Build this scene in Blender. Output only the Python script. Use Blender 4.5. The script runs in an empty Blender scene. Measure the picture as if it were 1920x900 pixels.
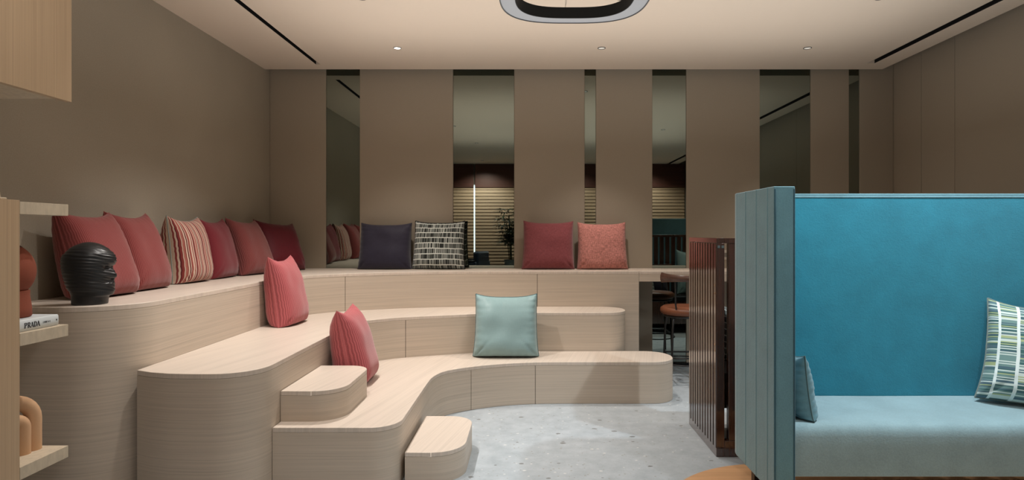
import bpy, bmesh, math, random
from mathutils import Vector, Matrix, noise
S = bpy.context.scene
C = S.collection
PI = math.pi
R = math.radians

# ------------------------------------------------------------------ camera
cam_d = bpy.data.cameras.new('camera'); cam = bpy.data.objects.new('camera', cam_d); C.objects.link(cam)
cam.location = (0, 0, 1.25); cam.rotation_euler = (PI/2, 0, 0)
cam_d.sensor_width = 36; cam_d.lens = 21.0
cam_d.shift_x = -34/1920; cam_d.shift_y = -14/1920
cam_d.clip_start = 0.05
S.camera = cam

# ------------------------------------------------------------------ colour management, world, lamps
S.view_settings.view_transform = 'Standard'; S.view_settings.look = 'None'
S.view_settings.exposure = 0.82; S.view_settings.gamma = 1.0
S.view_settings.use_curve_mapping = False
W_ = bpy.data.worlds.new('world'); S.world = W_; W_.use_nodes = True
W_.node_tree.nodes['Background'].inputs[0].default_value = (.75, .85, 1, 1)
W_.node_tree.nodes['Background'].inputs[1].default_value = .5
WARM = (1, .91, .82); NEUT = (1, .95, .90); COOL = (.84, .94, 1)
CEIL = 2.758
# x, y, power, cone degrees, aim x, aim y, colour, size
SPOTS = [(-1.085, 4.88, 34, 84, -1.1, 4.75, WARM, .03), (.584, 4.88, 46, 84, .584, 4.7, WARM, .03), (2.266, 4.88, 30, 80, 2.266, 4.8, WARM, .03),
         (-1.083, 3.84, 85, 104, -1.2, 3.8, NEUT, .025), (.584, 3.84, 30, 95, .5, 3.8, NEUT, .03), (2.25, 3.84, 30, 80, 2.25, 3.9, WARM, .03),
         (-1.083, 2.80, 42, 92, -1.2, 2.8, NEUT, .03), (.30, 2.0, 18, 80, .6, 2.5, NEUT, .03), (1.95, 2.50, 120, 105, 1.95, 2.80, COOL, .03),
         (-.9, 1.2, 26, 110, -1.4, 1.9, NEUT, .04), (1.6, 1.2, 42, 110, 1.5, 2.2, COOL, .04),
         (-1.0, -1.2, 130, 125, -1.0, -1.9, NEUT, .04), (.9, -1.2, 60, 125, .9, -1.9, NEUT, .04), (2.4, -1.2, 90, 125, 2.4, -1.9, NEUT, .04)]  # unseen rear row, added to brighten the blinds in the mirrors
def area(name, loc, rot, sx, sy, power, col):
    d = bpy.data.lights.new(name, 'AREA'); d.shape = 'RECTANGLE'; d.size = sx; d.size_y = sy; d.energy = power; d.color = col
    o = bpy.data.objects.new(name, d); C.objects.link(o); o.location = loc; o.rotation_euler = rot
    return o
# added upward fill that brightens the ceiling, no fitting belongs to it
area('ceiling_fill', (.5, 3.0, 2.05), (PI, 0, 0), 4.2, 3.6, 20, (1, .95, .90))

# ------------------------------------------------------------------ node materials
def mat(name, base=(.5, .5, .5), rough=.6, metal=0, spec=.5, sheen=0, emit=None, es=1):
    m = bpy.data.materials.new(name); m.use_nodes = True
    b = m.node_tree.nodes['Principled BSDF']
    b.inputs['Base Color'].default_value = (*base, 1); b.inputs['Roughness'].default_value = rough
    b.inputs['Metallic'].default_value = metal; b.inputs['Specular IOR Level'].default_value = spec
    if sheen: b.inputs['Sheen Weight'].default_value = sheen; b.inputs['Sheen Roughness'].default_value = .5
    if emit: b.inputs['Emission Color'].default_value = (*emit, 1); b.inputs['Emission Strength'].default_value = es
    return m
class N:
    def __init__(s, m): s.t = m.node_tree; s.b = s.t.nodes['Principled BSDF']
    def n(s, kind, **kw):
        x = s.t.nodes.new(kind)
        for k, v in kw.items(): setattr(x, k, v)
        return x
    def l(s, a, b): s.t.links.new(a, b)
    def put(s, sock, v):
        if hasattr(v, 'node'): s.l(v, sock)
        else: sock.default_value = v
    def m(s, op, a, b=0.0, c=None, clamp=False):
        x = s.n('ShaderNodeMath', operation=op, use_clamp=clamp)
        s.put(x.inputs[0], a); s.put(x.inputs[1], b)
        if c is not None: s.put(x.inputs[2], c)
        return x.outputs[0]
    def coord(s, which='Object'): return s.n('ShaderNodeTexCoord').outputs[which]
    def mapping(s, v, scale=(1, 1, 1), rot=(0, 0, 0)):
        x = s.n('ShaderNodeMapping'); s.l(v, x.inputs[0]); x.inputs['Scale'].default_value = scale; x.inputs['Rotation'].default_value = rot
        return x.outputs[0]
    def noise(s, v, scale=5, detail=3, rough=.5):
        x = s.n('ShaderNodeTexNoise'); s.l(v, x.inputs['Vector']); x.inputs['Scale'].default_value = scale
        x.inputs['Detail'].default_value = detail; x.inputs['Roughness'].default_value = rough
        return x.outputs[0]
    def ramp(s, f, stops, interp='LINEAR'):
        x = s.n('ShaderNodeValToRGB'); s.l(f, x.inputs[0]); r = x.color_ramp; r.interpolation = interp
        while len(r.elements) < len(stops): r.elements.new(.5)
        for e, (p, c) in zip(r.elements, stops): e.position = p; e.color = (*c, 1)
        return x.outputs[0]
    def mix(s, f, a, b):
        x = s.n('ShaderNodeMix', data_type='RGBA'); s.put(x.inputs[0], f)
        for i, v in ((6, a), (7, b)):
            if hasattr(v, 'node'): s.l(v, x.inputs[i])
            else: x.inputs[i].default_value = (*v, 1)
        return x.outputs[2]
    def bump(s, h, strength=.2, dist=.002):
        x = s.n('ShaderNodeBump'); s.l(h, x.inputs['Height']); x.inputs['Strength'].default_value = strength; x.inputs['Distance'].default_value = dist
        s.l(x.outputs[0], s.b.inputs['Normal'])
    def color(s, c): s.l(c, s.b.inputs['Base Color'])
def srgb(r, g, b):
    f = lambda c: (c/255/12.92) if c <= 10 else ((c/255+.055)/1.055)**2.4
    return (f(r), f(g), f(b))
def dk(c, k): return tuple(x*k for x in c)

def wood(name, base, scale, rot=(0, 0, 0), rough=.45, contrast=.22, ns=1.0):
    m = mat(name, base, rough, spec=.4); k = N(m)
    v = k.mapping(k.mapping(k.coord(), rot=rot), scale=scale)
    a = k.noise(v, ns, 5, .65); b = k.noise(v, ns*.25, 2, .5)
    f = k.m('ADD', k.m('MULTIPLY', a, .7), k.m('MULTIPLY', b, .3))
    lo = dk(base, 1-contrast*1.3); hi = dk(base, 1+contrast*.8)
    k.color(k.ramp(f, [(.32, lo), (.52, base), (.70, hi)])); k.bump(a, .12, .001)
    return m
OAK = srgb(197, 183, 167)
M = {}
M['oak_side'] = wood('oak_veneer_side', OAK, (1.3, 1.3, 170), contrast=.13)
M['oak_top'] = wood('oak_veneer_top', srgb(208, 195, 182), (130, 1.6, 1.6), rot=(0, 0, R(12)), contrast=.10, rough=.38)
M['oak_edge'] = wood('oak_edge_band', srgb(202, 176, 148), (2, 2, 60), contrast=.12)
M['oak_vert'] = wood('oak_veneer_vertical', srgb(186, 160, 130), (190, 190, 1.2), contrast=.12)
M['oak_linen'] = wood('oak_shelf_linen', srgb(198, 184, 162), (70, 70, 20), contrast=.12, rough=.6)
M['dark_wood'] = wood('dark_walnut', srgb(74, 46, 35), (40, 40, 1.4), contrast=.28, rough=.14)
_b = M['dark_wood'].node_tree.nodes['Principled BSDF']; _b.inputs['Coat Weight'].default_value = 1.0; _b.inputs['Coat Roughness'].default_value = .12; _b.inputs['Coat IOR'].default_value = 1.7
M['dark_core'] = mat('dark_joint', (.03, .022, .016), .8)
M['floor_wood'] = wood('warm_floor_boards', srgb(205, 160, 118), (1.5, 40, 1), contrast=.14, rough=.45)
M['black'] = mat('black_metal', (.012, .012, .012), .35)
M['black_matte'] = mat('black_matte', (.008, .008, .008), .75, spec=.2)
M['steel'] = mat('brushed_steel', (.55, .55, .55), .35, 1)

def plaster(name, base, sc=120, b=.15, amt=.06):
    m = mat(name, base, .85, spec=.25); k = N(m); c = k.coord()
    a = k.noise(c, sc, 4); g = k.noise(c, 1.2, 2)
    f = k.m('ADD', k.m('MULTIPLY', a, .5), k.m('MULTIPLY', g, .5))
    k.color(k.ramp(f, [(.3, dk(base, 1-amt)), (.7, dk(base, 1+amt))])); k.bump(a, b, .002); return m
WALLC = srgb(158, 149, 134)
M['wall_left'] = plaster('woven_wallcovering', WALLC, 160, .25, .10)
M['wall'] = plaster('fabric_wall_panel', srgb(160, 150, 135), 200, .1, .04)
M['ceiling'] = plaster('ceiling_paint', srgb(222, 208, 192), 60, .03, .01)
M['void'] = mat('ceiling_void', (.012, .011, .009), .9)

# terrazzo floor
m = mat('terrazzo', rough=.42, spec=.45); k = N(m); c = k.coord()
base = k.ramp(k.noise(c, 9, 6, .7), [(.3, srgb(154, 163, 169)), (.7, srgb(178, 186, 192))])
def chips(scale, seed_rot, lo, colr, prev, sq=(1, 1, 1)):
    v = k.mapping(c, rot=(0, 0, seed_rot), scale=sq)
    x = k.n('ShaderNodeTexVoronoi'); x.feature = 'F1'; k.l(v, x.inputs['Vector']); x.inputs['Scale'].default_value = scale
    sep = k.n('ShaderNodeSeparateColor'); k.l(x.outputs['Color'], sep.inputs[0])
    size = k.m('MULTIPLY', sep.outputs[1], .30)
    d = k.m('ADD', x.outputs['Distance'], k.m('MULTIPLY', k.noise(c, scale*4, 2), .16))
    inside = k.m('LESS_THAN', d, k.m('ADD', size, .05)); keep = k.m('GREATER_THAN', sep.outputs[0], lo)
    return k.mix(k.m('MULTIPLY', inside, keep), prev, colr)
base = chips(42, .5, .55, srgb(150, 152, 150), base)
base = chips(26, 1.3, .72, srgb(205, 207, 206), base, (1, 1.5, 1))
base = chips(15, .2, .80, srgb(118, 120, 120), base, (1, 1.6, 1))
base = chips(7, 2.1, .90, srgb(104, 106, 106), base, (1, 1.8, 1))
base = chips(4.2, 2.6, .965, srgb(160, 120, 95), base, (1.6, 1, 1))
k.color(base); M['terrazzo'] = m

def fabric(name, base, weave=320, amt=.18, rough=.9, sheen=.25, bump=.3, coordk='UV'):
    m = mat(name, base, rough, spec=.15, sheen=sheen); k = N(m); c = k.coord(coordk)
    a = k.noise(k.mapping(c, (weave, weave*.25, weave)), 1, 2); b = k.noise(k.mapping(c, (weave*.25, weave, weave)), 1, 2)
    f = k.m('MULTIPLY', k.m('ADD', a, b), .5)
    k.color(k.ramp(f, [(.35, dk(base, 1-amt)), (.65, dk(base, 1+amt))])); k.bump(f, bump, .002); return m
def uvsep(k):
    x = k.n('ShaderNodeSeparateXYZ'); k.l(k.coord('UV'), x.inputs[0]); return x.outputs[0], x.outputs[1]
def corduroy(name, base, n=34):
    m = mat(name, base, .9, spec=.1, sheen=.3); k = N(m); u, v = uvsep(k); uv = k.coord('UV')
    w = k.m('MULTIPLY', k.noise(k.mapping(uv, (6, 1.5, 1)), 1, 2), .004)
    s = k.m('MULTIPLY_ADD', k.m('SINE', k.m('MULTIPLY', k.m('ADD', u, w), n*2*PI)), .5, .5)
    sp = k.noise(k.mapping(uv, (150, 260, 1)), 1, 2)
    f = k.m('ADD', k.m('MULTIPLY', s, .36), k.m('MULTIPLY', sp, .64))
    k.color(k.ramp(f, [(.22, dk(base, .55)), (.55, base), (.85, tuple(min(1, x*1.25+.05) for x in base))])); k.bump(f, .3, .002); return m
def striped(name):
    m = mat(name, (.5, .3, .25), .9, spec=.1, sheen=.2); k = N(m); u, v = uvsep(k)
    cr = srgb(216, 196, 176); re = srgb(140, 62, 58); dr = srgb(98, 40, 42); pk = srgb(178, 112, 100)
    f = k.m('FRACT', k.m('MULTIPLY', u, 4.4))
    col = k.ramp(f, [(0, cr), (.10, re), (.17, cr), (.25, dr), (.31, re), (.42, cr), (.47, pk), (.58, re), (.63, cr), (.72, dr), (.80, cr), (.85, re), (.93, pk)], 'CONSTANT')
    sp = k.noise(k.mapping(k.coord('UV'), (120, 200, 1)), 1, 2)
    k.color(k.mix(k.m('MULTIPLY', sp, .35), col, dr)); k.bump(sp, .3, .002); return m
def dashes(name, horiz, cols, nline, nbar, paper=(.62, .64, .60), off=0.0):
    """woven pattern: pale lines one way, fine irregular bars the other"""
    m = mat(name, (.5, .5, .5), .9, spec=.1, sheen=.15); k = N(m); u, v = uvsep(k); uv = k.coord('UV')
    a, b = (v, u) if horiz else (u, v)
    warp = k.m('MULTIPLY', k.m('SUBTRACT', k.noise(k.mapping(uv, (3, 3, 1)), 1, 2), .5), .03)
    t = k.m('MULTIPLY', k.m('ADD', k.m('ADD', a, off), warp), nline)
    fr = k.m('FRACT', t); row = k.m('FLOOR', t)
    line = k.m('GREATER_THAN', fr, .84)
    bar = k.m('FLOOR', k.m('MULTIPLY', b, nbar))
    wn = k.n('ShaderNodeTexWhiteNoise', noise_dimensions='2D')
    cv = k.n('ShaderNodeCombineXYZ'); k.l(bar, cv.inputs[0]); k.l(row, cv.inputs[1]); k.l(cv.outputs[0], wn.inputs['Vector'])
    barc = k.ramp(wn.outputs[0], cols, 'CONSTANT')
    k.color(k.mix(line, barc, paper)); k.bump(line, .3, .002); return m
M['cord_red'] = corduroy('ribbed_brick_red', srgb(134, 62, 60), 46)
M['cord_pink'] = corduroy('ribbed_pink_red', srgb(176, 90, 94), 36)
M['cord_dull'] = corduroy('ribbed_dull_red', srgb(124, 62, 60), 48)
M['stripe'] = striped('striped_cloth')
M['crimson'] = fabric('crimson_cloth', srgb(112, 38, 46), 200, .1)
M['crimson_velvet'] = fabric('crimson_velvet', srgb(92, 20, 32), 60, .12, .5, .2, .05)
M['navy'] = fabric('navy_velvet', srgb(42, 39, 54), 50, .1, .6, .25, .05)
M['mauve'] = fabric('mauve_linen', srgb(126, 66, 70), 90, .2)
M['coral'] = fabric('coral_linen', srgb(178, 118, 110), 70, .42)
M['aqua'] = fabric('pale_aqua_satin', srgb(138, 166, 168), 60, .03, .38, .2, .03)
M['dusty'] = fabric('dusty_aqua_cloth', srgb(100, 142, 154), 60, .05)
M['aqua_pipe'] = fabric('aqua_piping', srgb(84, 110, 112), 60, .05)
M['dash_bw'] = dashes('dash_weave_monochrome', True, [(0, srgb(40, 42, 40)), (.28, srgb(110, 114, 110)), (.48, srgb(170, 174, 168)), (.66, srgb(60, 64, 62)), (.84, srgb(120, 126, 122))], 9.3, 130, srgb(214, 218, 212))
M['dash_green'] = dashes('dash_weave_green', False, [(0, srgb(70, 104, 104)), (.22, srgb(116, 144, 140)), (.45, srgb(206, 216, 208)), (.68, srgb(170, 180, 134)), (.8, srgb(84, 108, 118))], 7.5, 90, srgb(226, 234, 230))
M['pipe_bw'] = fabric('woven_piping', srgb(120, 130, 124), 90, .5)
TEAL = srgb(72, 128, 144)
def velvet(name, base, sheen=.35):
    m = mat(name, base, .8, spec=.2, sheen=sheen); k = N(m); c = k.coord()
    a = k.noise(c, 150, 3); g = k.noise(c, 7, 4, .6)
    f = k.m('ADD', k.m('MULTIPLY', a, .4), k.m('MULTIPLY', g, .6))
    k.color(k.ramp(f, [(.35, dk(base, .88)), (.65, dk(base, 1.12))])); k.bump(k.m('ADD', a, k.m('MULTIPLY', k.noise(c, 60, 3), .8)), .25, .003); return m
M['teal'] = velvet('teal_upholstery', srgb(98, 138, 148))
M['teal_bounce'] = velvet('teal_bounce_tint', srgb(38, 130, 152))  # same fabric as the shell, saturation from bounced light put into its colour
M['teal_dark'] = velvet('teal_piping', srgb(44, 84, 98))
M['terracotta'] = plaster('terracotta', srgb(140, 76, 58), 300, .1, .05)
M['terracotta_dark'] = plaster('terracotta_cap', srgb(86, 48, 40), 300, .1, .05)
M['peach'] = plaster('peach_ceramic', srgb(208, 168, 132), 300, .1, .03)
M['leather'] = mat('tan_leather', srgb(118, 70, 46), .4)
M['walnut'] = wood('walnut_backrest', srgb(88, 64, 54), (4, 60, 60), contrast=.2, rough=.25)
M['white_cover'] = mat('white_cover', srgb(214, 222, 226), .35)
M['ink'] = mat('dark_ink', (.02, .02, .03), .6)
M['paper'] = mat('paper_edges', srgb(225, 220, 208), .8)
m = mat('tinted_mirror', (.27, .31, .28), .012, 1.0); M['mirror'] = m

# ------------------------------------------------------------------ object helpers
def tag(o, label=None, cat=None, group=None, kind=None):
    if label: o['label'] = label
    if cat: o['category'] = cat
    if group: o['group'] = group
    if kind: o['kind'] = kind
    return o
def empty(name, label, cat, loc=(0, 0, 0), rz=0, group=None):
    o = bpy.data.objects.new(name, None); C.objects.link(o); o.location = loc; o.rotation_euler = (0, 0, rz); o.empty_display_size = .1
    return tag(o, label, cat, group)
def link(name, bm, mt, parent=None, smooth=None, bevel=0, seg=2):
    me = bpy.data.meshes.new(name)
    bmesh.ops.recalc_face_normals(bm, faces=bm.faces[:])
    bm.to_mesh(me); bm.free()
    if isinstance(mt, str): mt = M[mt]
    me.materials.append(mt)
    if smooth is not None:
        for p in me.polygons: p.use_smooth = True
        me.set_sharp_from_angle(angle=R(smooth))
    o = bpy.data.objects.new(name, me); C.objects.link(o)
    if parent: o.parent = parent
    if bevel:
        b = o.modifiers.new('bevel', 'BEVEL'); b.width = bevel; b.segments = seg; b.limit_method = 'ANGLE'; b.angle_limit = R(35)
    return o
def box(bm, x0, x1, y0, y1, z0, z1):
    v = [bm.verts.new(p) for p in ((x0, y0, z0), (x1, y0, z0), (x1, y1, z0), (x0, y1, z0), (x0, y0, z1), (x1, y0, z1), (x1, y1, z1), (x0, y1, z1))]
    for f in ((0, 3, 2, 1), (4, 5, 6, 7), (0, 1, 5, 4), (1, 2, 6, 5), (2, 3, 7, 6), (3, 0, 4, 7)): bm.faces.new([v[i] for i in f])
    return v
def boxo(name, b, mt, parent=None, bevel=0, kind=None):
    bm = bmesh.new(); box(bm, *b); o = link(name, bm, mt, parent, 40 if bevel else None, bevel)
    if kind: o['kind'] = kind
    return o
def prism(bm, poly, z0, z1):
    lo = [bm.verts.new((x, y, z0)) for x, y in poly]; hi = [bm.verts.new((x, y, z1)) for x, y in poly]; n = len(poly)
    bm.faces.new(lo[::-1]); bm.faces.new(hi)
    for i in range(n): bm.faces.new((lo[i], lo[(i+1) % n], hi[(i+1) % n], hi[i]))
def tube(bm, pts, r, n=10, closed=False):
    pts = [Vector(p) for p in pts]; rings = []; N_ = len(pts); up0 = None
    for i, p in enumerate(pts):
        if closed: t = (pts[(i+1) % N_]-pts[i-1]).normalized()
        else: t = (pts[min(i+1, N_-1)]-pts[max(i-1, 0)]).normalized()
        if up0 is None:
            up0 = Vector((0, 0, 1)) if abs(t.z) < .9 else Vector((1, 0, 0))
        a = t.cross(up0).normalized(); b = t.cross(a).normalized(); up0 = a.cross(t).normalized() if a.length else up0
        rr = r[i] if isinstance(r, (list, tuple)) else r
        rings.append([bm.verts.new(p+a*math.cos(2*PI*j/n)*rr+b*math.sin(2*PI*j/n)*rr) for j in range(n)])
    for i in range(N_ if closed else N_-1):
        A = rings[i]; B = rings[(i+1) % N_]
        for j in range(n): bm.faces.new((A[j], A[(j+1) % n], B[(j+1) % n], B[j]))
    if not closed: bm.faces.new(rings[0][::-1]); bm.faces.new(rings[-1])
def tubeo(name, pts, r, mt, parent=None, n=10, closed=False):
    bm = bmesh.new(); tube(bm, pts, r, n, closed); return link(name, bm, mt, parent, 50)
def lathe(bm, prof, n=32, c=(0, 0)):
    rings = [[bm.verts.new((c[0]+r*math.cos(2*PI*j/n), c[1]+r*math.sin(2*PI*j/n), z)) for j in range(n)] for r, z in prof]
    for A, B in zip(rings, rings[1:]):
        for j in range(n): bm.faces.new((A[j], A[(j+1) % n], B[(j+1) % n], B[j]))
    bm.faces.new(rings[0][::-1]); bm.faces.new(rings[-1])
def arc(cx, cy, r, a0, a1, n=12, ry=None):
    ry = ry or r
    return [(cx+r*math.cos(R(a0+(a1-a0)*i/n)), cy+ry*math.sin(R(a0+(a1-a0)*i/n))) for i in range(n+1)]
def catmull(P, n=10):
    P = [Vector((*p, 0)) for p in P]; out = []
    Q = [P[0]*2-P[1]]+P+[P[-1]*2-P[-2]]
    for i in range(1, len(Q)-2):
        p0, p1, p2, p3 = Q[i-1:i+3]
        for j in range(n):
            t = j/n
            v = .5*((2*p1)+(p2-p0)*t+(2*p0-5*p1+4*p2-p3)*t*t+(3*p1-p0-3*p2+p3)*t**3)
            out.append((v.x, v.y))
    out.append((P[-1].x, P[-1].y)); return out
def offset(path, d):
    """shift an open polyline to its left by d"""
    out = []; n = len(path)
    for i in range(n):
        a = Vector(path[max(i-1, 0)]); b = Vector(path[min(i+1, n-1)]); t = (b-a).normalized(); out.append((path[i][0]-t.y*d, path[i][1]+t.x*d))
    return out
def densify(path, step=.04):
    out = [path[0]]
    for a, b in zip(path, path[1:]):
        L = math.dist(a, b); n = max(1, int(L/step))
        out += [(a[0]+(b[0]-a[0])*i/n, a[1]+(b[1]-a[1])*i/n) for i in range(1, n+1)]
    return out

# ------------------------------------------------------------------ the room
XL, XR, YB, YF = -2.45, 3.425, 5.63, -1.94
boxo('floor', (XL-.2, XR+.2, YF-.2, YB+.2, -.1, 0), 'terrazzo', kind='structure')
bm = bmesh.new()
for b in ((XL, -1.923, YF, 5.52), (-1.883, 3.004, YF, 5.52), (3.073, 3.255, YF, 5.52), (-1.923, -1.883, 5.365, 5.52), (3.004, 3.073, 5.33, 5.52)):
    box(bm, *b, CEIL, CEIL+.06)
tag(link('ceiling', bm, 'ceiling'), kind='structure')
boxo('ceiling_void', (XL-.2, XR+.2, YF-.2, YB+.2, 3.02, 3.1), 'void', kind='structure')
boxo('wall_left', (XL-.15, XL, YF-.15, YB+.15, 0, 3.02), 'wall_left', kind='structure')
boxo('wall_back', (XL, XR, YB+.012, YB+.15, 0, 3.02), 'wall', kind='structure')
boxo('wall_front', (XL, XR, YF-.15, YF, 0, 3.02), 'wall', kind='structure')
# right wall: three panels with fine joints
boxo('wall_right', (XR+.004, XR+.15, YF-.15, YB+.15, 0, 3.02), 'dark_core', kind='structure')
ys = [YB+.012, 5.22, 4.81, 3.6, 2.4, 1.2, 0, YF]
for i, (a, b) in enumerate(zip(ys, ys[1:])):
    boxo('trim_%d' % (i+1), (XR-.006, XR+.004, b+.002, a-.002, 0, 3.02), 'wall', kind='structure')
# back wall: padded panels between mirror strips
mir = [(-1.920, -1.604), (-.724, -.151), (.513, .618), (1.151, 1.468), (2.162, 2.639), (3.0, 3.10)]
edges = [XL]+[e for p in mir for e in p]+[XR-.007]
for i in range(0, len(edges), 2):
    boxo('trim_%d' % (10+i//2), (edges[i]+.0015, edges[i+1]-.0015, YB-.012, YB+.012, 0, 3.02), 'wall', bevel=.003, kind='structure')
words = ['leftmost narrow tinted mirror strip in the corner, reflecting the red cushions', 'wide tinted mirror strip beside the black and white cushion, reflecting a plant and blinds',
         'thinnest tinted mirror strip, rising between the two plain red cushions', 'tinted mirror strip that runs down behind the bar stool under the desk',
         'tinted mirror strip reflecting the diagonal ceiling slot, left of two behind the teal booth', 'slim dark mirror strip nearest the right hand wall']
for (a, b), w in zip(mir, words):
    o = boxo('mirror_strip', (a+.001, b-.001, YB, YB+.010, .03, 3.0), 'mirror'); tag(o, w, 'mirror', 'tinted mirror strips on the back wall')
boxo('baseboard_back', (.95, XR-.008, YB-.018, YB-.0125, 0, .028), 'black_matte', kind='structure')

# ------------------------------------------------------------------ ceiling fittings
for a, b, y1, w in ((-1.923, -1.883, 5.365, 'long black linear air slot in the ceiling near the left wall'), (3.004, 3.073, 5.33, 'long black linear air slot in the ceiling near the right wall')):
    t = empty('linear_air_slot', w, 'air vent', ((a+b)/2, 2, CEIL+.01), group='linear slots in the ceiling')
    o = boxo('slot_baffle', (a-(a+b)/2, b-(a+b)/2, YF+.01-2, y1-2, .035, .05), 'void', t)
    for s in (a, b): boxo('slot_edge', (s-(a+b)/2-.0006 if s == b else s-(a+b)/2-.0005, s-(a+b)/2+.0006, YF+.01-2, y1-2, -.008, .045), 'black_matte', t)
emis_on = mat('lit_lens', (.9, .9, .9), .4, emit=(1, .93, .8), es=3.0)
lens_off = mat('dim_lens', (.5, .48, .45), .3, emit=(1, .93, .8), es=.25)
dl_lab = ['left downlight of the far row, its lens glinting white', 'middle downlight of the far row, right of the ring pendant', 'right downlight of the far row',
          'left downlight cut by the top edge of the picture', 'downlight above the middle of the floor', 'right downlight cut by the top edge of the picture',
          'downlight above the wooden steps', 'downlight beside the ring pendant', 'downlight over the teal booth',
          'downlight in front of the shelf unit', 'downlight in front of the teal booth', 'rear downlight on the left, added to wash the blinds', 'rear downlight in the middle, added to wash the blinds', 'rear downlight on the right, added to wash the blinds']
for i, (x, y, pw, cone, ax, ay, col, sz) in enumerate(SPOTS):
    t = empty('recessed_downlight', dl_lab[i], 'ceiling light', (x, y, CEIL), group='recessed downlights')
    bm = bmesh.new(); n = 28
    for r0, r1, z0, z1 in ((.027, .032, 0, -.004),):
        pr = [(r1, .0), (r1, z1), (r0, z1), (r0, .0)]
        rings = [[bm.verts.new((r*math.cos(2*PI*j/n), r*math.sin(2*PI*j/n), z)) for j in range(n)] for r, z in pr]
        for q in range(4):
            A = rings[q]; B = rings[(q+1) % 4]
            for j in range(n): bm.faces.new((A[j], A[(j+1) % n], B[(j+1) % n], B[j]))
    link('trim_ring', bm, 'black', t, 40)
    bm = bmesh.new(); lathe(bm, [(.0268, -.0005), (.0268, -.002), (.018, -.0026)], 24); link('lens', bm, emis_on if i == 0 else lens_off, t, 40)
    d = bpy.data.lights.new('spot', 'SPOT'); d.energy = pw; d.color = col; d.spot_size = R(cone); d.spot_blend = .7; d.shadow_soft_size = sz
    o = bpy.data.objects.new('lamp_beam', d); C.objects.link(o); o.parent = t; o.location = (0, 0, -.012)
    v = Vector((ax-x, ay-y, -CEIL)); o.rotation_euler = v.to_track_quat('-Z', 'Y').to_euler()

# ring pendant: rounded-triangle ring
def tri_ring(cx, cy, r, k=.075, n=96, rot=-90):
    e = 2/3.0; sg = lambda v: math.copysign(abs(v)**e, v)
    return [(cx+r*sg(math.cos(t)), cy+r*1.03*sg(math.sin(t))) for t in [2*PI*i/n for i in range(n)]]
def ring_solid(name, o_, i_, z0, z1, mt, parent):
    bm = bmesh.new(); n = len(o_)
    V = [[bm.verts.new((p[0], p[1], z)) for p in P] for P, z in ((o_, z0), (o_, z1), (i_, z1), (i_, z0))]
    for q in range(4):
        A = V[q]; B = V[(q+1) % 4]
        for j in range(n): bm.faces.new((A[j], A[(j+1) % n], B[(j+1) % n], B[j]))
    return link(name, bm, mt, parent, 40)
t = empty('ring_pendant', 'black rounded ring pendant lamp with pale underside hanging at the top centre', 'pendant lamp', (.20, 2.65, 2.302))
ro, ri = .34, .264
ring_solid('outer_rim', tri_ring(0, 0, ro), tri_ring(0, 0, ro-.005), -.003, .05, 'black', t)
ring_solid('inner_rim', tri_ring(0, 0, ri+.005), tri_ring(0, 0, ri), -.003, .05, 'black_matte', t)
ring_solid('top_cover', tri_ring(0, 0, ro-.004), tri_ring(0, 0, ri+.004), .040, .05, 'black', t)
ring_solid('diffuser', tri_ring(0, 0, ro-.005), tri_ring(0, 0, ri+.005), .0, .006, mat('pendant_diffuser', srgb(120, 122, 124), .5, emit=(.9, .93, 1), es=.10), t)
for a in (95, 215, 335):
    q = (.30*math.cos(R(a)), .30*math.sin(R(a)))
    tubeo('cable', [(q[0], q[1], .05), (q[0]*1.0, q[1]*1.0, CEIL-2.302)], .0012, 'steel', t, 6)
tubeo('power_cord', [(-.03, .30, .05), (-.022, .30, .08), (-.018, .30, .12), (-.026, .298, .2), (-.02, .30, .3), (-.03, .30, CEIL-2.302)], .0015, 'steel', t, 6)

# ------------------------------------------------------------------ tiered seating
H1, H2, H3 = .305, .610, .915
Cv3 = [(-1.83, 4.25), (-1.822, 4.42), (-1.788, 4.55), (-1.664, 4.731), (-1.505, 4.86), (-1.137, 5.03), (-.8, 5.12), (-.5, 5.155), (-.3, 5.161)]
Cv2 = [(-1.25, 3.9), (-1.247, 4.12), (-1.20, 4.32), (-1.05, 4.46), (-.942, 4.52), (-.66, 4.62), (-.42, 4.70), (-.15, 4.755), (.1, 4.766)]
Cv1 = [(-.645, 3.75), (-.635, 3.92), (-.575, 4.08), (-.416, 4.205), (-.192, 4.303), (.038, 4.350), (.25, 4.359)]
F3 = [(XL+.002, 2.75)]+[(-2.38, 2.715), (-2.28, 2.69), (-2.15, 2.677)]+arc(-2.10, 2.947, .27, -90, 0, 14)+catmull(Cv3, 6)+[(.94, 5.161)]
F2 = [(-1.828, 2.778), (-1.74, 2.738), (-1.64, 2.712), (-1.52, 2.703)]+arc(-1.45, 2.90, .20, -90, 0, 12, .197)+catmull(Cv2, 6)+[(.57, 4.766)]+arc(.605, 4.946, .18, -90, 0, 12)+arc(.605, 4.979, .18, 0, 90, 12)+[(.5, 5.159)]
F1 = [(-1.248, 2.893), (-.80, 2.893)]+arc(-.785, 3.033, .14, -90, 0, 10)+catmull(Cv1, 6)+[(.86, 4.359)]+arc(.893, 4.546, .187, -90, 0, 12)+arc(.893, 4.577, .187, 0, 90, 12)+[(.8, 4.764)]
F1 = [p for p in F1]
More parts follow.
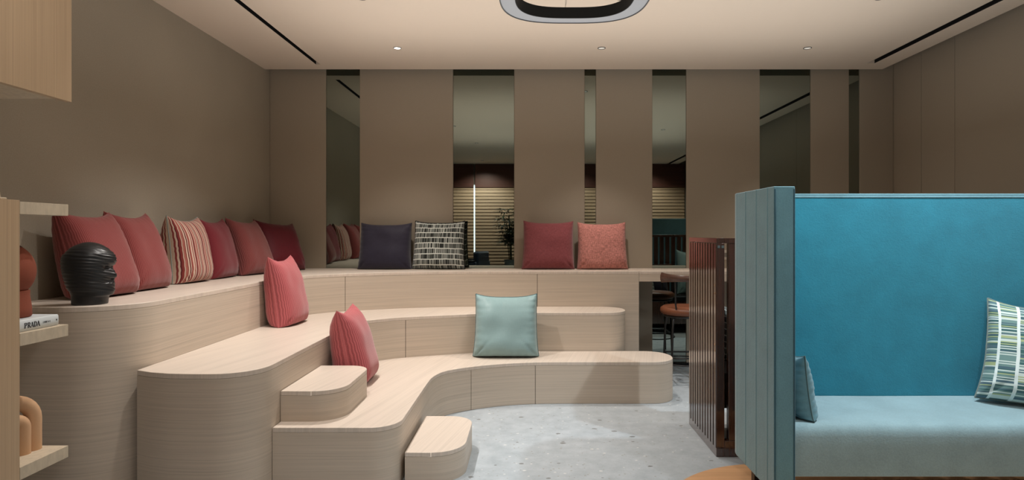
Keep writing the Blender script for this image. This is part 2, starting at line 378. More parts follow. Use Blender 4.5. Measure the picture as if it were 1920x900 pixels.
def tier(name, label, F, back, z0, z1, seams, ztop=.024):
    """F: outer face path seen from the front; back: closing points"""
    t = empty(name, label, 'tiered bench', (F[0][0], F[0][1], 0))
    L = (-F[0][0], -F[0][1])
    loc = lambda P: [(x+L[0], y+L[1]) for x, y in P]
    path = densify(F, .05)
    inner = offset(path, .008)
    bm = bmesh.new(); prism(bm, loc(inner+back), z0, z1-ztop-.0005); link('core', bm, 'dark_core', t)
    # top board
    bm = bmesh.new(); prism(bm, loc(path+back), z1-ztop, z1); link('seat_top', bm, 'oak_top', t, 30, .0022)
    # edge band under the top
    # front panels cut at the seams
    cuts = []
    for sx, sy in seams:
        cuts.append(min(range(len(path)), key=lambda i: math.dist(path[i], (sx, sy))))
    cuts = [0]+sorted(cuts)+[len(path)-1]
    for a, b in zip(cuts, cuts[1:]):
        seg = path[a:b+1]
        g = .0018
        def trim(P, at_end):
            i, j = (-1, -2) if at_end else (0, 1)
            d = Vector(P[j])-Vector(P[i]); d.normalize(); q = Vector(P[i])+d*g; P = list(P); P[i] = (q.x, q.y); return P
        o_ = seg; i_ = offset(path, .0075)[a:b+1]
        if a != 0: o_ = trim(o_, False); i_ = trim(i_, False)
        if b != len(path)-1: o_ = trim(o_, True); i_ = trim(i_, True)
        bm = bmesh.new(); prism(bm, loc(o_+i_[::-1]), z0+.002, z1-ztop-.0004); link('front_panel', bm, 'oak_side', t, 30)
    return t
def rev(P): return [p for p in P][::-1]
# backs follow the face of the tier above (with a hair of clearance)
b3 = [(.94, YB-.014), (XL+.002, YB-.014)]
F3d = densify(F3, .05); F2d = densify(F2, .05)
def off_front(P, d): return [(x, y) for x, y in offset(P, -d)]
def clip_path(P, ymin, xmax):  # part of the upper face that bounds the lower tread
    return [p for p in P if p[1] >= ymin and p[0] <= xmax]
left3 = [p for p in off_front(F3d, .002) if p[1] > 2.80 and p[0] > -1.832 or (p[0] > -1.85 and p[1] > 2.9)]
back2 = rev([p for p in left3 if p[0] <= .5])
left2 = [p for p in off_front(F2d, .002) if p[0] > -1.256 and p[1] > 2.93 and p[0] < .5 and p[1] < 4.78]
back1 = [(.5, 4.764)]+rev(left2)
tier('upper_bench_tier', 'highest pale oak bench tier that carries most of the cushions along both walls', F3, b3, 0, H3, [(-1.505, 4.86), (.04, 5.161)])
tier('middle_bench_tier', 'middle pale oak bench tier with rounded ends and one pink red cushion', F2, back2, 0, H2, [(-.93, 4.525), (.035, 4.766)])
tier('lower_bench_tier', 'lowest pale oak bench tier, the aqua cushion sitting on it', F1, back1, 0, H1, [(-.416, 4.205), (.038, 4.350)])
def step(label, x0, x1, y0, y1, z0, z1, r0, r1):
    P = [(x0, y0), (x1-r0, y0)]+arc(x1-r0, y0+r0, r0, -90, 0, 12)+arc(x1-r1, y1-r1, r1, 0, 90, 12)+[(x0, y1)]
    t = empty('step_block', label, 'step', (x0, y0, z0), group='loose half height steps'); L = [(x-x0, y-y0) for x, y in P]
    bm = bmesh.new(); prism(bm, L, z1-z0-.022, z1-z0); link('tread', bm, 'oak_top', t, 30, .002)
    bm = bmesh.new(); prism(bm, L, 0, z1-z0-.0224); link('body', bm, 'oak_side', t, 30)
step('small rounded oak step standing on the lowest bench tier', -1.247, -.945, 2.985, 3.56, H1, .4575, .15, .12)
step('small rounded oak step standing on the terrazzo floor', -.625, -.335, 2.98, 3.573, 0, .1525, .16, .14)
# desk slab from the upper tier to the right wall
t = empty('desk', 'pale oak desk slab bridging from the bench to the right wall, above the bar stool', 'desk', (.942, 5.161, 0))
boxo('desk_top', (0, XR-.008-.942, 0, YB-.014-5.161, H3-.024, H3), 'oak_top', t, .002)
boxo('fascia', (0, XR-.008-.942, 0, YB-.014-5.161, H3-.088, H3-.0243), 'oak_side', t)

# ------------------------------------------------------------------ left shelf unit and hanging cabinet
X0 = -1.577
t = empty('shelf_unit', 'open oak shelf unit at the left edge holding the book, the vase and the arch', 'shelf', (X0, 1.846, 0))
boxo('side_panel', (-.04, 0, -.5, 0, 0, 1.35), 'oak_vert', t, .001)
boxo('back_panel', (-.75, -.73, -.5, .2, 0, 1.35), 'oak_vert', t)
for z0, z1 in ((1.307, 1.3456), (.898, .937), (.484, .523)):
    bm = bmesh.new(); prism(bm, [(-.728, -.5), (-.041, -.5), (-.041, .001), (0, .001), (0, .194), (-.728, .194)], z0, z1); link('shelf_board', bm, 'oak_linen', t, None, .0008)
t = empty('hanging_cabinet', 'pale oak cabinet hanging from the ceiling at the upper left corner', 'cabinet', (X0, 2.055, 1.698))
boxo('side_panel', (-.02, 0, -.75, 0, 0, CEIL-1.698), 'oak_vert', t, .001)
boxo('carcass', (-.70, -.0205, -.75, -.001, .012, CEIL-1.698), 'oak_linen', t)

# book
t = empty('book', 'thick white hardback book lying flat under the terracotta vase', 'book', (-1.60, 1.93, .937))
boxo('cover', (-.24, -.0, -.082, .092, 0, .0035), 'white_cover', t, .0008)
boxo('cover', (-.24, -.0, -.082, .092, .0335, .037), 'white_cover', t, .0008)
boxo('pages', (-.237, -.006, -.080, .088, .0036, .0334), 'paper', t)
bm = bmesh.new()
P = [(0, .0005), (.003, .004), (.004, .0185), (.003, .033), (0, .0365), (-.004, .0335), (-.004, .0036)]
for y0, y1 in ((-.082, .092),):
    A = [bm.verts.new((x, y0, z)) for x, z in P]; B = [bm.verts.new((x, y1, z)) for x, z in P]
    bm.faces.new(A); bm.faces.new(B[::-1])
    for j in range(len(P)): bm.faces.new((A[j], A[(j+1) % 7], B[(j+1) % 7], B[j]))
spine = link('spine', bm, 'white_cover', t, 40)
# lettering drawn stroke by stroke: thick stems and thin hairlines
def stroke(bm, a, b, w, x=.0046):
    a = Vector(a); b = Vector(b); d = (b-a).normalized(); n_ = Vector((-d.y, d.x))*w/2
    lo = [bm.verts.new((x, q.x, q.y)) for q in (a-n_, b-n_, b+n_, a+n_)]; hi = [bm.verts.new((x-.0008, v.co.y, v.co.z)) for v in lo]
    bm.faces.new(lo); bm.faces.new(hi[::-1])
    for j in range(4): bm.faces.new((lo[j], lo[(j+1) % 4], hi[(j+1) % 4], hi[j]))
def letters(word, y0, z0, h, w, gap, thick, thin):
    bm = bmesh.new(); y = y0
    def bowl(cy, cz, ry, rz, a0=90, a1=-90):
        pts = [(cy+ry*math.cos(R(a0+(a1-a0)*i/8)), cz+rz*math.sin(R(a0+(a1-a0)*i/8))) for i in range(9)]
        for i, (a, b) in enumerate(zip(pts, pts[1:])): stroke(bm, a, b, thin+(thick-thin)*math.sin(PI*(i+.5)/8))
    for ch in word:
        if ch in 'PRDBE': stroke(bm, (y+.2*w, z0), (y+.2*w, z0+h), thick); stroke(bm, (y, z0), (y+.4*w, z0), thin); stroke(bm, (y, z0+h), (y+.4*w, z0+h), thin)
        if ch in 'PR': bowl(y+.4*w, z0+.74*h, .42*w, .26*h); stroke(bm, (y+.2*w, z0+.48*h), (y+.45*w, z0+.48*h), thin)
        if ch == 'R': stroke(bm, (y+.45*w, z0+.48*h), (y+.95*w, z0), thick)
        if ch == 'D': bowl(y+.35*w, z0+.5*h, .6*w, .5*h)
        if ch == 'A':
            stroke(bm, (y+.05*w, z0), (y+.45*w, z0+h), thin); stroke(bm, (y+.45*w, z0+h), (y+.88*w, z0), thick); stroke(bm, (y+.2*w, z0+.35*h), (y+.72*w, z0+.35*h), thin)
            stroke(bm, (y-.05*w, z0), (y+.2*w, z0), thin); stroke(bm, (y+.7*w, z0), (y+1.02*w, z0), thin)
        if ch == 'E':
            for q in (0, .5, 1): stroke(bm, (y+.2*w, z0+q*h), (y+.8*w, z0+q*h), thin)
        if ch == 'C': bowl(y+.6*w, z0+.5*h, -.5*w, .5*h)
        if ch == 'I': stroke(bm, (y+.3*w, z0), (y+.3*w, z0+h), thick)
        if ch == 'S': bowl(y+.5*w, z0+.73*h, -.35*w, .27*h); bowl(y+.5*w, z0+.27*h, .35*w, .27*h)
        if ch == 'V': stroke(bm, (y+.05*w, z0+h), (y+.45*w, z0), thick); stroke(bm, (y+.45*w, z0), (y+.85*w, z0+h), thin)
        if ch == 'L': stroke(bm, (y+.2*w, z0), (y+.2*w, z0+h), thick); stroke(bm, (y+.2*w, z0), (y+.8*w, z0), thin)
        y += w+gap
    return bm
link('lettering', letters('PRADA', -.045, .010, .0165, .0110, .0012, .0030, .0009), 'ink', spine)
link('small_lettering', letters('CRDESIL', .027, .0165, .005, .0036, .0010, .0008, .0005), 'ink', spine)
bm = bmesh.new(); stroke(bm, (.083, .017), (.083, .022), .004); link('publisher_mark', bm, 'ink', spine)

# terracotta vase: round head on a neck
t = empty('terracotta_vase', 'rust coloured round headed terracotta vase standing on the white book', 'vase', (-1.708, 1.930, .975))
bm = bmesh.new(); prof = [(.073, 0), (.077, .004), (.076, .03), (.073, .055), (.071, .07), (.072, .085)]
zc, rr = .150, .088
for a in range(-42, 56, 6): prof.append((rr*math.cos(R(a)), zc+rr*1.08*math.sin(R(a))))
lathe(bm, prof, 48); link('body', bm, 'terracotta', t, 60)
bm = bmesh.new(); prof = [(rr*math.cos(R(a))+.0006, zc+rr*1.08*math.sin(R(a))+.0006) for a in range(54, 90, 5)]+[(.002, zc+rr*1.08+.0006)]
lathe(bm, prof, 48); link('cap', bm, 'terracotta_dark', t, 60)
# twig ornament on the top shelf
t = empty('twig_ornament', 'small pale twig ornament on top of the shelf unit, cut by the left edge', 'ornament', (-1.615, 1.80, 1.3505))
tubeo('base_twig', [(-.005, -.20, .004), (-.01, -.06, .004), (-.005, .045, .004)], .004, 'oak_linen', t, 8)
tubeo('peg', [(0, .018, .003), (0, .019, .010), (-.001, .017, .022)], [.0035, .0022, .0028], 'oak_linen', t, 8)
tubeo('leaning_twig', [(-.006, -.17, .026), (-.004, -.09, .016), (0, -.03, .007)], [.003, .0035, .002], 'oak_linen', t, 8)
# arch sculpture
t = empty('arch_sculpture', 'peach coloured double arch sculpture on the lowest shelf', 'sculpture', (-1.693, 1.945, .523), R(66))
def archpts(r, h): return [(r, 0, 0), (r, 0, h*.5), (r, 0, h)]+[(r*math.cos(R(a)), 0, h+r*math.sin(R(a))) for a in range(12, 180, 12)]+[(-r, 0, h), (-r, 0, h*.5), (-r, 0, 0)]
tubeo('outer_arch', archpts(.064, .106), .0235, 'peach', t, 18)
tubeo('inner_arch', [(x, -.020, z) for x, y, z in archpts(.026, .088)], .0205, 'peach', t, 18)

# ------------------------------------------------------------------ black wrapped head sculpture
t = empty('head_sculpture', 'matte black sculpture of a cloth wrapped human head facing right on the upper tier', 'sculpture', (-2.065, 2.80, H3+.0005), R(14))
prof = [  # z, back x, front x, half width
 (0, -.078, .083, .078), (.006, -.080, .085, .080), (.020, -.082, .086, .078), (.036, -.082, .090, .076), (.043, -.084, .112, .074), (.060, -.090, .121, .078),
 (.074, -.101, .119, .088), (.085, -.105, .121, .091), (.094, -.108, .119, .093), (.102, -.110, .1215, .095), (.112, -.113, .119, .097), (.122, -.116, .126, .099),
 (.130, -.118, .134, .101), (.140, -.120, .129, .103), (.152, -.123, .121, .105), (.165, -.125, .113, .107), (.176, -.126, .112, .108), (.186, -.127, .121, .109),
 (.198, -.127, .127, .110), (.212, -.126, .126, .110), (.228, -.121, .119, .107), (.244, -.104, .100, .098), (.259, -.090, .084, .086), (.272, -.070, .064, .069), (.282, -.046, .042, .048), (.288, -.028, .022, .027), (.290, -.008, .004, .008)]
def interp(z):
    for a, b in zip(prof, prof[1:]):
        if a[0] <= z <= b[0]:
            q = (z-a[0])/(b[0]-a[0]); return [a[i]+(b[i]-a[i])*q for i in (1, 2, 3)]
    return prof[-1][1:]
bm = bmesh.new(); n = 96; rings = []; zs = [.29*(1-(1-i/110)**1.25) if False else .29*i/110 for i in range(111)]
zs[-1] = .2899
for z in zs:
    xb, xf, w = interp(z); ring = []
    for j in range(n):
        th = 2*PI*j/n; ct, st = math.cos(th), math.sin(th); cx = (xb*.5+.0*xf)
        mid = (xb+min(xf, .105))/2; base_f = min(xf, .108)
        rx = (base_f-mid) if ct > 0 else (mid-xb)
        x = mid+rx*(abs(ct)**.9)*(1 if ct > 0 else -1); y = w*(abs(st)**.92)*(1 if st > 0 else -1)
        if ct > 0:                    # profile features fade away from the midline
            narrow = .022 if .10 < z < .16 else (.045 if z < .10 else .06)
            x += (xf-base_f)*math.exp(-(y/narrow)**2)
            x -= .014*math.exp(-((z-.168)/.011)**2)*math.exp(-((abs(y)-.036)/.022)**2)      # eye sockets
            x += .006*math.exp(-((z-.135)/.02)**2)*math.exp(-((abs(y)-.05)/.025)**2)      # cheeks
            x -= .006*math.exp(-((z-.118)/.006)**2)*math.exp(-((abs(y)-.016)/.008)**2)
        # wrapped cloth folds running round the head, gathering towards the back
        if .05 < z < .275:
            ph = (z+.02*math.sin(th*1.0+.4)+.10*(x*.35))*420+3*noise.noise(Vector((x*14, y*14, z*30)))
            amp = .0016*(1+.9*noise.noise(Vector((x*9, y*9+4, z*45))))*min(1, (z-.05)/.02)*min(1, (.275-z)/.03)
            k_ = 1+amp*math.sin(ph)/max(.04, math.hypot(x, y)); x *= k_; y *= k_
        ring.append(bm.verts.new((x, y, z)))
    rings.append(ring)
for A, B in zip(rings, rings[1:]):
    for j in range(n): bm.faces.new((A[j], A[(j+1) % n], B[(j+1) % n], B[j]))
bm.faces.new(rings[0][::-1]); bm.faces.new(rings[-1])
link('head', bm, mat('black_ceramic', (.012, .0125, .014), .38), t, 70)
t.scale = (.85, .85, 1.0)

# ------------------------------------------------------------------ cushions
def cushion(label, mt, loc, yaw, tilt, W=.45, H=.45, T=.16, roll=0, seed=0, pipe=None, group=None, sag=.0, cpin=.075, crease=1.0, pipe_r=.004, bend=0.0, slump=.10):
    n = 44; rnd = random.Random(seed); s0 = rnd.random()*50
    def P(u, v, side):
        e = .10*(1-max(0, -v)*.55)
        x = u*W/2*(1-cpin*.8*(1-v*v)*abs(u)**2.2)*(1+slump*.35*max(0, -v)**1.5-slump*.25*max(0, v))
        z = v*H/2*(1-(cpin*2.0 if v > 0 else cpin*.3)*(1-abs(u)**3)*abs(v)**2.2)
        f = (max(0, 1-abs(u)**4.2)*max(0, 1-abs(v)**(2.8 if v > 0 else 4.2)))**.45
        th = T*.56*f*(1-.22*v)
        edge = math.exp(-(1-abs(u))/.16)*(1-abs(v)**6); edgz = math.exp(-(1-abs(v))/.16)*(1-abs(u)**6)
        wr = (math.sin(v*31+s0+3*noise.noise(Vector((u*2+s0, v*3, side))))*edge+.7*math.sin(u*27+s0*2+3*noise.noise(Vector((v*2+s0, u*3, side))))*edgz)*.0028*crease
        wr += .007*crease*noise.noise(Vector((u*1.7+s0, v*1.7, side*3)))*f
        # corner creases at the bottom
        for cu in (-1, 1):
            d = math.hypot((u-cu*.82)*1.0, (v+.80)*1.0); wr -= .010*crease*math.exp(-(((u-cu*.8)*cu+(v+.78))/.05)**2)*math.exp(-d/.22)
        y = side*(th+wr*min(1, f*3)); y += bend*(1-u*u)
        return Vector((x, y-sag*v*v, z))
    rot = Matrix.Rotation(yaw, 3, 'Z') @ Matrix.Rotation(-tilt, 3, 'X') @ Matrix.Rotation(roll, 3, 'Y')
    bm = bmesh.new(); uvl = bm.loops.layers.uv.new('UVMap')
    g = [math.sin(PI/2*(-1+2*i/n)*.92)/math.sin(PI/2*.92) for i in range(n+1)]
    wrapu = lambda q: .5+.25*(q+math.asin(max(-1, min(1, q)))/(PI/2))
    V = {}
    for side in (-1, 1):
        for i in range(n+1):
            for j in range(n+1):
                edge = i in (0, n) or j in (0, n)
                if edge and side == 1: V[1, i, j] = V[-1, i, j]; continue
                V[side, i, j] = bm.verts.new(P(g[i], g[j], side))
    for side in (-1, 1):
        for i in range(n):
            for j in range(n):
                q = [(i, j), (i+1, j), (i+1, j+1), (i, j+1)]
                if side == 1: q = q[::-1]
                f = bm.faces.new([V[(side,)+c_] for c_ in q])
                for lp, c_ in zip(f.loops, q): lp[uvl].uv = (wrapu(g[c_[0]]), (g[c_[1]]+1)/2)
    rinv = rot.inverted(); allp = [rot @ v.co for v in bm.verts]; zmin = min(p.z for p in allp)+.022
    for v, p in zip(bm.verts, allp):          # the cushion settles: its base is pressed flat
        d = p.z-zmin
        if d < .03: p.z = zmin+max(0, .03*((d+.022)/.052)**2); v.co = rinv @ p
    bot = [p for p in allp if p.z < zmin+.03]; bx = sum(p.x for p in bot)/len(bot); by = sum(p.y for p in bot)/len(bot)
    me = bpy.data.meshes.new('cushion'); bm.to_mesh(me); bm.free(); me.materials.append(M[mt])
    for p in me.polygons: p.use_smooth = True
    o = bpy.data.objects.new('cushion', me); C.objects.link(o)
    o.rotation_euler = rot.to_euler(); o.location = (loc[0]-bx, loc[1]-by, loc[2]-zmin+.0026+(pipe_r*.4 if pipe else 0))
    tag(o, label, 'cushion', group)
    def P2(u, v, s_):
        p = rot @ P(u, v, s_); d = p.z-zmin
        if d < .03: p.z = zmin+max(0, .03*((d+.022)/.052)**2)
        return rinv @ p
    ring = [P2(g[i], -1, 1) for i in range(0, n)]+[P2(1, g[j], 1) for j in range(0, n)]+[P2(g[n-i], 1, 1) for i in range(0, n)]+[P2(-1, g[n-j], 1) for j in range(0, n)]
    if pipe: tubeo('piping', ring, pipe_r, pipe, o, 8, True)
    else: tubeo('edge_seam', ring, .0022, mt, o, 6, True)
    return o
G3 = 'cushions on the upper tier'
cushion('brick red ribbed cushion directly behind the black head sculpture', 'cord_red', (-2.25, 3.13, H3), R(87), R(16), .375, .48, .20, seed=1, group=G3)
cushion('brick red ribbed cushion leaning beside the one behind the black head', 'cord_red', (-2.28, 3.50, H3), R(89), R(14), .36, .485, .19, seed=2, group=G3)
cushion('red and cream vertically striped cushion against the left wall', 'stripe', (-2.305, 4.02, H3), R(88), R(6), .345, .465, .20, seed=3, pipe='pipe_bw', pipe_r=.003, group=G3)
cushion('plain crimson cushion tucked behind the striped cushion', 'crimson', (-2.305, 4.41, H3), R(92), R(9), .38, .465, .17, seed=4, group=G3)
cushion('dull red ribbed cushion tilted between the crimson cushion and the corner', 'cord_dull', (-2.22, 4.80, H3), R(82), R(19), .38, .48, .18, roll=R(2), seed=5, group=G3)
cushion('deep crimson velvet cushion slumped in the corner of the upper tier', 'crimson_velvet', (-2.16, 5.24, H3), R(62), R(23), .42, .47, .18, roll=R(5), seed=6, group=G3, slump=.2)
cushion('dark navy velvet cushion on the back run of the upper tier', 'navy', (-1.33, 5.475, H3), R(0), R(10), .48, .45, .17, cpin=.05, crease=1.5, seed=7, group=G3)
cushion('black and white dash patterned cushion next to the navy cushion', 'dash_bw', (-.84, 5.485, H3), R(-4), R(10), .475, .465, .16, cpin=.05, crease=1.5, seed=8, pipe='black_matte', pipe_r=.006, group=G3)
cushion('plain mauve red cushion left of the coral cushion on the upper tier', 'mauve', (.168, 5.475, H3), R(0), R(9), .47, .465, .17, cpin=.05, crease=1.5, seed=9, group=G3, roll=R(.5))
cushion('coral pink woven cushion at the right end of the upper tier', 'coral', (.662, 5.475, H3), R(2), R(9), .455, .455, .17, cpin=.05, crease=1.5, seed=10, group=G3)
cushion('pink red ribbed cushion standing on the middle tier', 'cord_pink', (-1.696, 4.19, H2), R(88), R(9), .36, .50, .18, seed=11)
cushion('pink red ribbed cushion standing on the lowest tier behind the small step', 'cord_pink', (-1.104, 3.80, H1), R(92), R(11), .38, .50, .20, seed=12)
cushion('pale aqua satin cushion with dark piping leaning on the lower tier', 'aqua', (-.185, 4.572, H1+.003), R(0), R(12), .485, .49, .20, seed=13, pipe='aqua_pipe', pipe_r=.005, crease=2.3, cpin=.055)

# ------------------------------------------------------------------ high back booth sofa
SX0, SX1, SY0, SY1, SZ0, SZ1 = 1.0, 3.02, 2.45, 3.04, .17, 1.44
t = empty('booth_sofa', 'high backed teal velvet booth sofa with channelled side wing', 'sofa', (SX0, SY0, 0))
def channel(P, seams, depth=-.003, w=.0045):
    out = []; n_ = len(P)
    O = offset(P, 1.0)
    for i, p in enumerate(P):
        d = sum(depth*math.exp(-((p[1]-s)/w)**2) for s in seams)
        nx, ny = O[i][0]-p[0], O[i][1]-p[1]; out.append((p[0]+nx*d, p[1]+ny*d))
    return out
seams = [2.52, 2.645, 2.775, 2.895]
outer = densify([(SX0, SY0+.0), (SX0, SY1-.15)], .004)[:-1]+arc(SX0+.15, SY1-.15, .15, 180, 90, 14)
outer = channel([(p[0], p[1]) for p in outer][::-1], seams)[::-1]
right = [(SX0+SX1-x, y) for x, y in outer][::-1]
tk = .087; ib = 2.915
inner = [(SX1-tk, SY0), (SX1-tk, ib-.03)]+arc(SX1-tk-.03, ib-.03, .03, 0, 90, 5)+arc(SX0+tk+.03, ib-.03, .03, 90, 180, 5)+[(SX0+tk, SY0)]
L = lambda P: [(x-SX0, y-SY0) for x, y in P]
bm = bmesh.new(); prism(bm, L(outer+right+inner), SZ0, SZ1)
sh = link('shell', bm, 'teal', t, 30, .014, 4)
boxo('back_upholstery', (tk+.002, SX1-SX0-tk-.002, ib-SY0-.012, ib-SY0+.001, .44, SZ1-.022), 'teal_bounce', t, .004)
# piping along the wing front and the top
for xx in (.004, tk-.004):
    tubeo('piping', [(xx, -.001, SZ0+.02), (xx, -.002, .8), (xx, -.001, SZ1-.012)], .0035, 'teal_dark', t, 8)
tubeo('piping', [(tk+.002, ib-SY0-.010, SZ1-.018), (1.0, ib-SY0-.011, SZ1-.018), (SX1-SX0-tk-.002, ib-SY0-.010, SZ1-.018)], .004, 'teal', t, 8)
# seat with soft crowned top
bm = bmesh.new(); nx, ny = 60, 24; sx0, sx1, sy0, sy1 = tk+.003, SX1-SX0-tk-.003, .015, ib-SY0-.014
top = [[None]*(ny+1) for _ in range(nx+1)]
prof = [(0, .243), (0, .30), (0, .36), (.0, .405), (.004, .425), (.013, .442), (.028, .452), (.05, .4555)]+[(.05+(sy1-sy0-.05)*i/12, .4560) for i in range(1, 13)]
cols = []
for i in range(nx+1):
    x = sx0+(sx1-sx0)*i/nx; cols.append([bm.verts.new((x, sy0+a, z+(.0035*noise.noise(Vector((x*3, a*4, 1.3))) if z > .40 else 0))) for a, z in prof]+[bm.verts.new((x, sy1, .243))])
for A, B in zip(cols, cols[1:]):
    m_ = len(A)
    for j in range(m_): bm.faces.new((A[j], B[j], B[(j+1) % m_], A[(j+1) % m_]))
bm.faces.new(cols[0]); bm.faces.new(cols[-1][::-1])
link('seat_cushion', bm, velvet('teal_seat_fabric', srgb(136, 162, 168)), t, 50)
boxo('seat_base', (tk+.01, SX1-SX0-tk-.01, .40, ib-SY0-.02, .17, .242), 'black_matte', t)
for lx in (.10, SX1-SX0-.14):
    for ly in (.12, .48): boxo('leg', (lx, lx+.04, ly, ly+.04, .012, .1695), 'black', t)
cushion('dusty aqua cushion leaning inside the left wing of the teal sofa', 'dusty', (1.163, 2.68, .4565), R(96), R(7), .36, .295, .10, seed=21, crease=1.6, pipe='aqua_pipe', pipe_r=.003)
cushion('green and white dash patterned cushion cut by the right edge of the picture', 'dash_green', (2.405, 2.665, .4565), R(-26), R(15), .54, .475, .16, roll=R(4), seed=22, pipe='pipe_bw', pipe_r=.004, crease=1.4, slump=.25)

# wooden floor inlay below the sofa
bm = bmesh.new(); prism(bm, [(XR-.01, 1.9), (XR-.01, 3.205)]+arc(1.25, 2.55, .655, 90, 270, 40), .0, .010)
tag(link('wooden_floor_platform', bm, 'floor_wood', None, 30), 'warm toned wooden floor platform with curved edge under the teal sofa', 'platform')

# ------------------------------------------------------------------ dark slatted bench behind the sofa
BX, BY0, BY1, BT = 1.037, 3.325, 3.90, 1.22
t = empty('slatted_bench', 'dark glossy wooden bench with tall slatted side and back, behind the teal sofa', 'bench', (BX, BY0, 0))
LW, LD = 3.02-BX, BY1-BY0
boxo('top_rail', (0, .045, 0, LD, BT-.03, BT), 'dark_wood', t, .002)
boxo('bottom_rail', (0, .045, 0, LD, 0, .05), 'dark_wood', t, .002)
boxo('inner_panel', (.030, .044, .046, LD-.001, .0505, BT-.0305), 'dark_wood', t)
n = 11; pitch = LD/n
for i in range(n):
    y = pitch*i
    boxo('side_slat', (-.004, .0295, y+.0015, y+pitch*.70, .051, BT-.031), 'dark_wood', t, .002)
boxo('top_rail', (.0455, LW, 0, .045, BT-.03, BT), 'dark_wood', t, .002)
boxo('bottom_rail', (.0455, LW, 0, .045, 0, .09), 'dark_wood', t, .002)
x = 0
boxo('corner_post', (.0, .045, .0, .0455, .051, BT-.031), 'dark_wood', t, .0015)
x = .069
while x < LW-.05:
    boxo('back_slat', (x, x+.052, .003, .04, .0905, BT-.0305), 'dark_wood', t, .002); x += .076
boxo('seat', (.047, LW-.05, .05, LD-.02, .40, .455), 'black_matte', t, .008)
boxo('seat_front', (.047, LW-.05, LD-.06, LD-.03, .12, .398), 'dark_wood', t, .002)
for q in (0, 1): boxo('metal_inlay', (.006+.022*q, .020+.022*q, -.0012, .0005, 1.163, 1.178), 'steel', t)
for z in (.95, .905, .62, .585): boxo('screw', (-.0052, -.0035, .012, .019, z, z+.010), mat('brass', (.5, .3, .15), .3, 1), t)
cushion('navy cushion on the slatted bench, seen in the mirror above the desk', 'navy', (1.58, 3.50, .4555), R(180), R(14), .42, .42, .15, seed=31, group='cushions on the slatted bench')
cushion('grey dash patterned cushion on the slatted bench, seen in the mirror under the desk', 'dash_bw', (1.38, 3.72, .4555), R(172), R(16), .40, .38, .13, seed=32, group='cushions on the slatted bench')
cushion('pale aqua cushion on the slatted bench, at the right edge of the mirror', 'aqua', (2.14, 3.50, .4555), R(180), R(10), .45, .60, .15, seed=33, group='cushions on the slatted bench')
# wall socket glimpsed through the slat gap
t = empty('wall_socket', 'small pale wall socket plate seen through the gap of the slatted bench', 'socket', (1.86, YB-.0125, 1.04))
boxo('plate', (-.07, .07, -.008, 0, -.045, .045), mat('socket_plastic', srgb(190, 184, 174), .4), t, .003)
for q in (-.035, .035): boxo('outlet', (q-.02, q+.02, -.0105, -.008, -.02, .02), mat('socket_inner', srgb(120, 116, 110), .5), t, .002)

# ------------------------------------------------------------------ bar stool at the desk
t = empty('bar_stool', 'tan leather bar stool with black legs and curved walnut backrest at the desk', 'stool', (1.30, 5.02, 0))
bm = bmesh.new(); lathe(bm, [(.12, .565), (.185, .568), (.200, .580), (.205, .598), (.200, .618), (.18, .632), (.10, .638), (.01, .639)], 40); link('seat', bm, 'leather', t, 60)
tubeo('seat_ring', [(.175*math.cos(R(a)), .175*math.sin(R(a)), .557) for a in range(0, 360, 10)], .009, 'black', t, 8, True)
for a in (45, 135, 225, 315):
    c_, s_ = math.cos(R(a)), math.sin(R(a))
    tubeo('leg', [(.10*c_, .10*s_, .556), (.155*c_, .155*s_, .552), (.178*c_, .178*s_, .53), (.19*c_, .19*s_, .45), (.208*c_, .208*s_, .001)], .009, 'black', t, 8)
for z, r in ((.22, .199), (.17, .202)):
    tubeo('footrest', [(r*math.cos(R(a)), r*math.sin(R(a)), z) for a in range(45, 405, 90)], .007, 'black', t, 8, True) if z > .2 else tubeo('footrest', [(r*math.cos(R(a)), r*math.sin(R(a)), z) for a in range(0, 360, 10)], .006, 'black', t, 8, True)
bk = [(.225*math.cos(R(a)), .225*math.sin(R(a))) for a in range(200, 341, 6)]
bm = bmesh.new(); rings = []
for i, (x, y) in enumerate(bk):
    d = Vector((x, y)).normalized(); q = abs(i/(len(bk)-1)-.5)*2; h = .024+.016*q**2.0
    ring = [bm.verts.new((x+d.x*a, y+d.y*a, .878+b)) for a, b in ((-.012, -h), (.004, -h*1.05), (.013, -h*.5), (.015, 0), (.013, h*.5), (.004, h*1.05), (-.012, h), (-.016, 0))]
    rings.append(ring)
for A, B in zip(rings, rings[1:]):
    for j in range(8): bm.faces.new((A[j], A[(j+1) % 8], B[(j+1) % 8], B[j]))
bm.faces.new(rings[0][::-1]); bm.faces.new(rings[-1]); link('backrest', bm, 'walnut', t, 50)
for a in (235, 305):
    c_, s_ = math.cos(R(a)), math.sin(R(a)); tubeo('back_support', [(.172*c_, .172*s_, .556), (.205*c_, .205*s_, .66), (.212*c_, .212*s_, .86)], .007, 'black', t, 8)

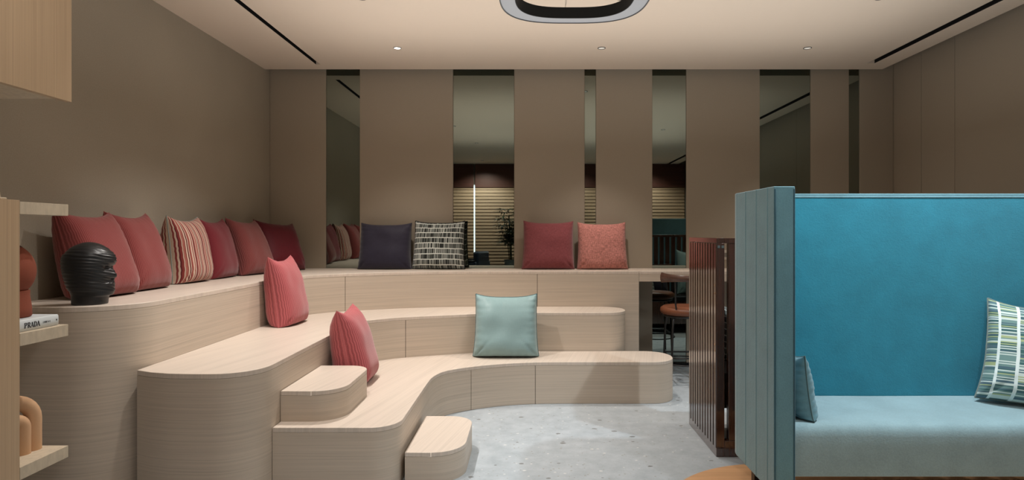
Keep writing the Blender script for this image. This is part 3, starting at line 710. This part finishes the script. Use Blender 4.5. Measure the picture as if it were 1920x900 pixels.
# ------------------------------------------------------------------ window side behind the camera (seen in the mirrors)
win = mat('window_daylight', (.8, .9, 1), .5, emit=(.75, .88, 1), es=2.2)
boxo('window_1', (-1.7, -.8, YF+.001, YF+.006, .42, 2.3), win, kind='structure')
BL = wood('bamboo_slats', srgb(172, 144, 116), (1.5, 40, 40), contrast=.15, rough=.6)
BLD = wood('dark_valance', srgb(84, 48, 38), (1.2, 40, 40), contrast=.25, rough=.5)
for x0, x1, w in ((XL+.03, -1.240, 'wooden slat blind left of the bright slit, seen in the wide mirror strip'), (-1.212, .9, 'wooden slat blind right of the bright slit, seen in the wide mirror strip'), (.93, XR-.03, 'wooden slat blind behind the plant side, seen in the mirror over the desk')):
    t = empty('slat_blind', w, 'blind', ((x0+x1)/2, YF+.05, .35), group='wooden slat blinds'); h = (x1-x0)/2
    bm = bmesh.new(); z = 0; i = 0
    while z < 1.9:
        vs = box(bm, -h, h, -.006, .006, z, z+.073)
        for q in vs[4:]: q.co.y -= .010
        for q in vs[:4]: q.co.y += .010
        z += .071; i += 1
    link('slats', bm, BL, t)
    boxo('valance', (-h, h, -.02, .03, 1.89, CEIL-.35-.001), BLD, t, .003)
    boxo('bottom_rail', (-h, h, -.008, .012, -.03, -.002), BLD, t)
# potted palm
random.seed(5)
t = empty('potted_palm', 'bushy dark green potted palm reflected in the wide mirror strip', 'plant', (-.36, -1.12, 0))
bm = bmesh.new(); lathe(bm, [(.12, 0), (.125, .01), (.17, .60), (.18, .69), (.165, .69), (.16, .62), (.01, .62)], 28); link('pot', bm, mat('grey_pot', srgb(110, 118, 116), .6), t, 50)
bm = bmesh.new(); stems = []
for i in range(20):
    a = random.random()*2*PI; r = random.uniform(.02, .12); top = Vector((r*3*math.cos(a), r*3*math.sin(a), random.uniform(1.15, 1.75)))
    stems.append(([Vector((r*math.cos(a), r*math.sin(a), .60)), Vector((r*1.6*math.cos(a), r*1.6*math.sin(a), 1.0)), top], a)); tube(bm, stems[-1][0], .008, 6)
link('stems', bm, mat('palm_stem', (.03, .04, .015), .7), t, 50)
bm = bmesh.new()
for pts, a in stems:
    for fr in range(5):
        base = pts[1].lerp(pts[2], fr/4); az = random.random()*2*PI; el = random.uniform(.1, .8)
        hub = base+Vector((math.cos(az)*math.cos(el), math.sin(az)*math.cos(el), math.sin(el)))*.14
        tube(bm, [base, hub], .003, 4)
        for q in range(9):
            b2 = az+R(-85+170*q/8)+random.uniform(-.1, .1); Ln = random.uniform(.18, .30); d = Vector((math.cos(b2), math.sin(b2), random.uniform(-.1, .45))).normalized()
            sd = d.cross(Vector((0, 0, 1))).normalized()*.017
            p0 = hub; p1 = hub+d*Ln*.5; p2 = hub+d*Ln+Vector((0, 0, -.06))
            v = [bm.verts.new(p) for p in (p0, p1-sd, p2, p1+sd, p1+Vector((0, 0, -.004)))]
            bm.faces.new((v[0], v[1], v[4])); bm.faces.new((v[1], v[2], v[4])); bm.faces.new((v[0], v[4], v[3])); bm.faces.new((v[3], v[4], v[2]))
link('foliage', bm, mat('palm_leaf', (.018, .035, .014), .5), t)
# armchair
t = empty('armchair', 'dark blue armchair with black arms reflected beside the patterned cushion', 'armchair', (-1.27, -1.15, 0), R(-70))
ac = velvet('navy_armchair', srgb(52, 66, 84))
boxo('seat', (-.28, .28, -.28, .28, .28, .44), ac, t, .03); boxo('backrest', (-.28, .28, .22, .34, .40, .86), ac, t, .03)
for s in (-1, 1):
    boxo('arm', (s*.33-.045, s*.33+.045, -.30, .32, .30, .66), ac, t, .025); boxo('arm_cap', (s*.33-.04, s*.33+.04, -.30, .30, .661, .69), 'black', t, .01)
    for yy in (-.25, .25): tubeo('leg', [(s*.28, yy, .29), (s*.30, yy*1.05, 0)], [.018, .010], 'black', t, 8)
